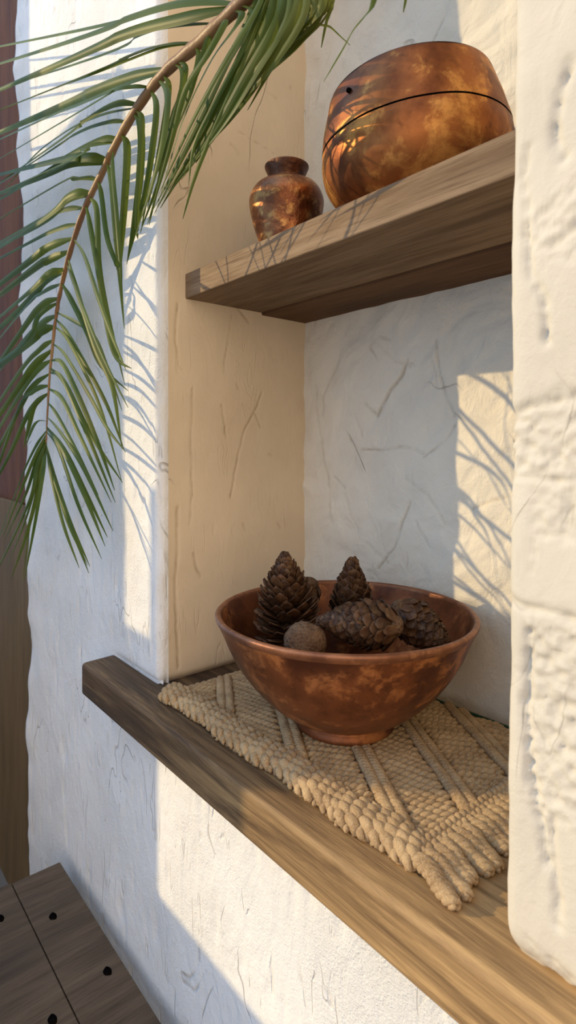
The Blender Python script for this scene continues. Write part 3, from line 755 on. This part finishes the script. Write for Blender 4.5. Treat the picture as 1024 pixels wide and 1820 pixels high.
RIGHT = [
 (768, [(105, 800), (140, 900), (181, 994)], 7), (760, [(110, 795), (150, 880), (187, 971)], 7), (758, [(115, 800), (155, 880), (191, 955)], 6), (742, [(105, 765), (147, 830), (201, 944)], 6),
 (716, [(100, 735), (130, 790), (150, 830), (175, 880)], 5), (690, [(110, 708), (140, 770), (198, 893)], 7), (662, [(110, 672), (150, 760), (205, 893)], 7), (655, [(115, 680), (160, 770), (218, 858)], 7),
 (640, [(110, 645), (140, 705), (175, 790), (204, 872)], 7), (612, [(115, 630), (160, 705), (190, 760), (223, 803)], 6), (580, [(118, 600), (150, 660), (182, 735), (217, 858)], 6),
 (568, [(118, 590), (150, 645), (190, 720), (222, 803)], 7), (556, [(130, 570), (165, 595), (190, 650), (217, 730)], 6), (505, [(125, 530), (155, 590), (180, 650), (228, 695)], 8),
 (470, [(130, 500), (160, 580), (190, 650), (228, 785 - 60)], 7), (460, [(135, 510), (170, 620), (200, 690), (217, 798)], 8), (425, [(150, 455), (175, 530), (200, 600), (225, 660)], 8),
 (366, [(160, 400), (178, 500), (195, 600), (210, 640), (234, 655)], 8), (350, [(172, 375), (176, 470), (190, 550), (222, 685)], 9), (322, [(180, 345), (190, 420), (205, 465), (208, 480)], 7),
 (290, [(198, 320), (205, 400), (212, 480), (221, 585)], 9), (268, [(200, 300), (208, 390), (214, 470), (217, 520)], 7), (238, [(226, 262), (222, 350), (214, 450), (212, 500)], 11),
 (200, [(250, 225), (250, 300), (238, 400), (226, 465)], 12), (196, [(252, 215), (247, 320), (243, 400), (245, 425)], 9), (160, [(278, 190), (270, 270), (256, 350), (225, 470)], 9),
 (140, [(298, 170), (290, 250), (270, 330), (240, 420)], 10), (132, [(300, 160), (285, 260), (262, 370)], 8), (112, [(325, 130), (318, 190), (290, 300), (250, 410)], 8), (108, [(330, 125), (312, 200), (285, 290), (262, 340)], 8),
 (82, [(354, 100), (345, 140), (325, 200), (268, 330), (250, 415)], 9), (66, [(370, 70), (348, 130), (310, 200), (283, 320), (265, 400)], 9), (40, [(400, 40), (370, 95), (330, 160), (300, 270), (262, 400)], 10),
 (18, [(430, 25), (410, 60), (370, 120), (320, 230), (275, 385)], 12), (8, [(450, 30), (400, 120), (350, 220), (290, 340), (262, 392)], 14),
]
def build_leaf(py, way, w, seed, lo, hi):
    rr = random.Random(seed); b, bpx, by = on_rachis(py); n = len(way)
    pts = [b]; ty = max(.20, min(.352, by+rr.uniform(lo, hi)))
    way = list(way)
    if way[-1][0] <= 0:
        d = np.array(way[-1], float)-np.array(way[-2], float); d /= np.linalg.norm(d); way[-1] = tuple(np.array(way[-1])+d*rr.uniform(60, 150))
    for i, (px, pyy) in enumerate(way):
        t = (i+1)/n; yy = by+(ty-by)*t-.012*math.sin(math.pi*t)
        pts.append(at(px, pyy, yy))
    if w > 11: w *= .9
    leaflet(pts, w*.001*np.linalg.norm(pts[1])/.86*(1.1 if seed < 200 else .9 if seed < 300 else .80), seed)
for i, (py, way, w) in enumerate(LEFT): build_leaf(py, way, w, 100+i, -.04, .03)
for i, (py, way, w) in enumerate(FAN): build_leaf(py, way, w, 200+i, -.02, .02)
for i, (py, way, w) in enumerate(RIGHT): build_leaf(py, way, w, 300+i, -.03, .03)
# the dense bundle whose leaflets leave the stalk above the picture
BUND = [((470, -30), [(440, 40), (390, 140), (330, 270), (272, 384)], 12), ((480, -40), [(462, 30), (410, 140), (350, 260), (285, 370)], 13), ((490, -50), [(480, 30), (425, 140), (365, 250), (300, 345)], 14),
 ((500, -55), [(500, 20), (440, 130), (380, 235), (322, 320)], 14), ((510, -65), [(515, 20), (455, 125), (395, 220), (335, 300)], 13), ((520, -75), [(530, 10), (475, 105), (410, 190), (348, 290)], 13),
 ((530, -85), [(545, 5), (490, 90), (430, 165), (375, 250)], 12), ((540, -95), [(562, 0), (510, 75), (450, 140), (390, 225)], 12), ((550, -105), [(575, 0), (525, 65), (465, 135), (400, 205)], 11),
 ((560, -115), [(583, 0), (535, 55), (490, 110), (440, 196)], 8), ((565, -120), [(580, 5), (520, 80), (470, 130), (445, 150)], 7), ((498, -50), [(420, 140), (372, 250), (345, 320), (325, 389)], 7),
 ((490, -45), [(430, 90), (378, 190), (345, 260), (335, 330)], 8), ((478, -38), [(455, 20), (400, 110), (340, 220), (280, 350)], 10), ((530, -85), [(520, 40), (455, 145), (400, 210), (362, 262)], 10),
 ((600, -160), [(665, -20), (625, 60), (575, 146)], 6), ((590, -150), [(595, -20), (580, 40), (571, 85)], 4), ((610, -180), [(720, -60), (722, -10), (717, 22)], 4), ((600, -170), [(560, 20), (590, 50), (622, 80)], 2.5)]
BUND += [((b[0]+6, b[1]-6), [(x+rx, y+ry) for (x, y), (rx, ry) in zip(way, [(14, 4), (9, 12), (13, -6), (9, -16)])], w*.8) for b, way, w in BUND[:9]]
for i, (b, way, w) in enumerate(BUND):
    rr = random.Random(500+i); j = int(np.argmin(np.abs(rpx[:, 0]-b[0])+np.abs(rpx[:, 1]-b[1]))); by = ryy[j]
    pts = [at(rpx[j, 0], rpx[j, 1], by)]; n = len(way); ty = by+rr.uniform(-.015, .06)
    for k, (px, py) in enumerate(way): t = (k+1)/n; pts.append(at(px, py, by+(ty-by)*t-.01*math.sin(math.pi*t)))
    leaflet(pts, w*.001*.62, 500+i)
tag(frond, 'long green palm frond arching down across the white wall at the upper left', 'palm frond')
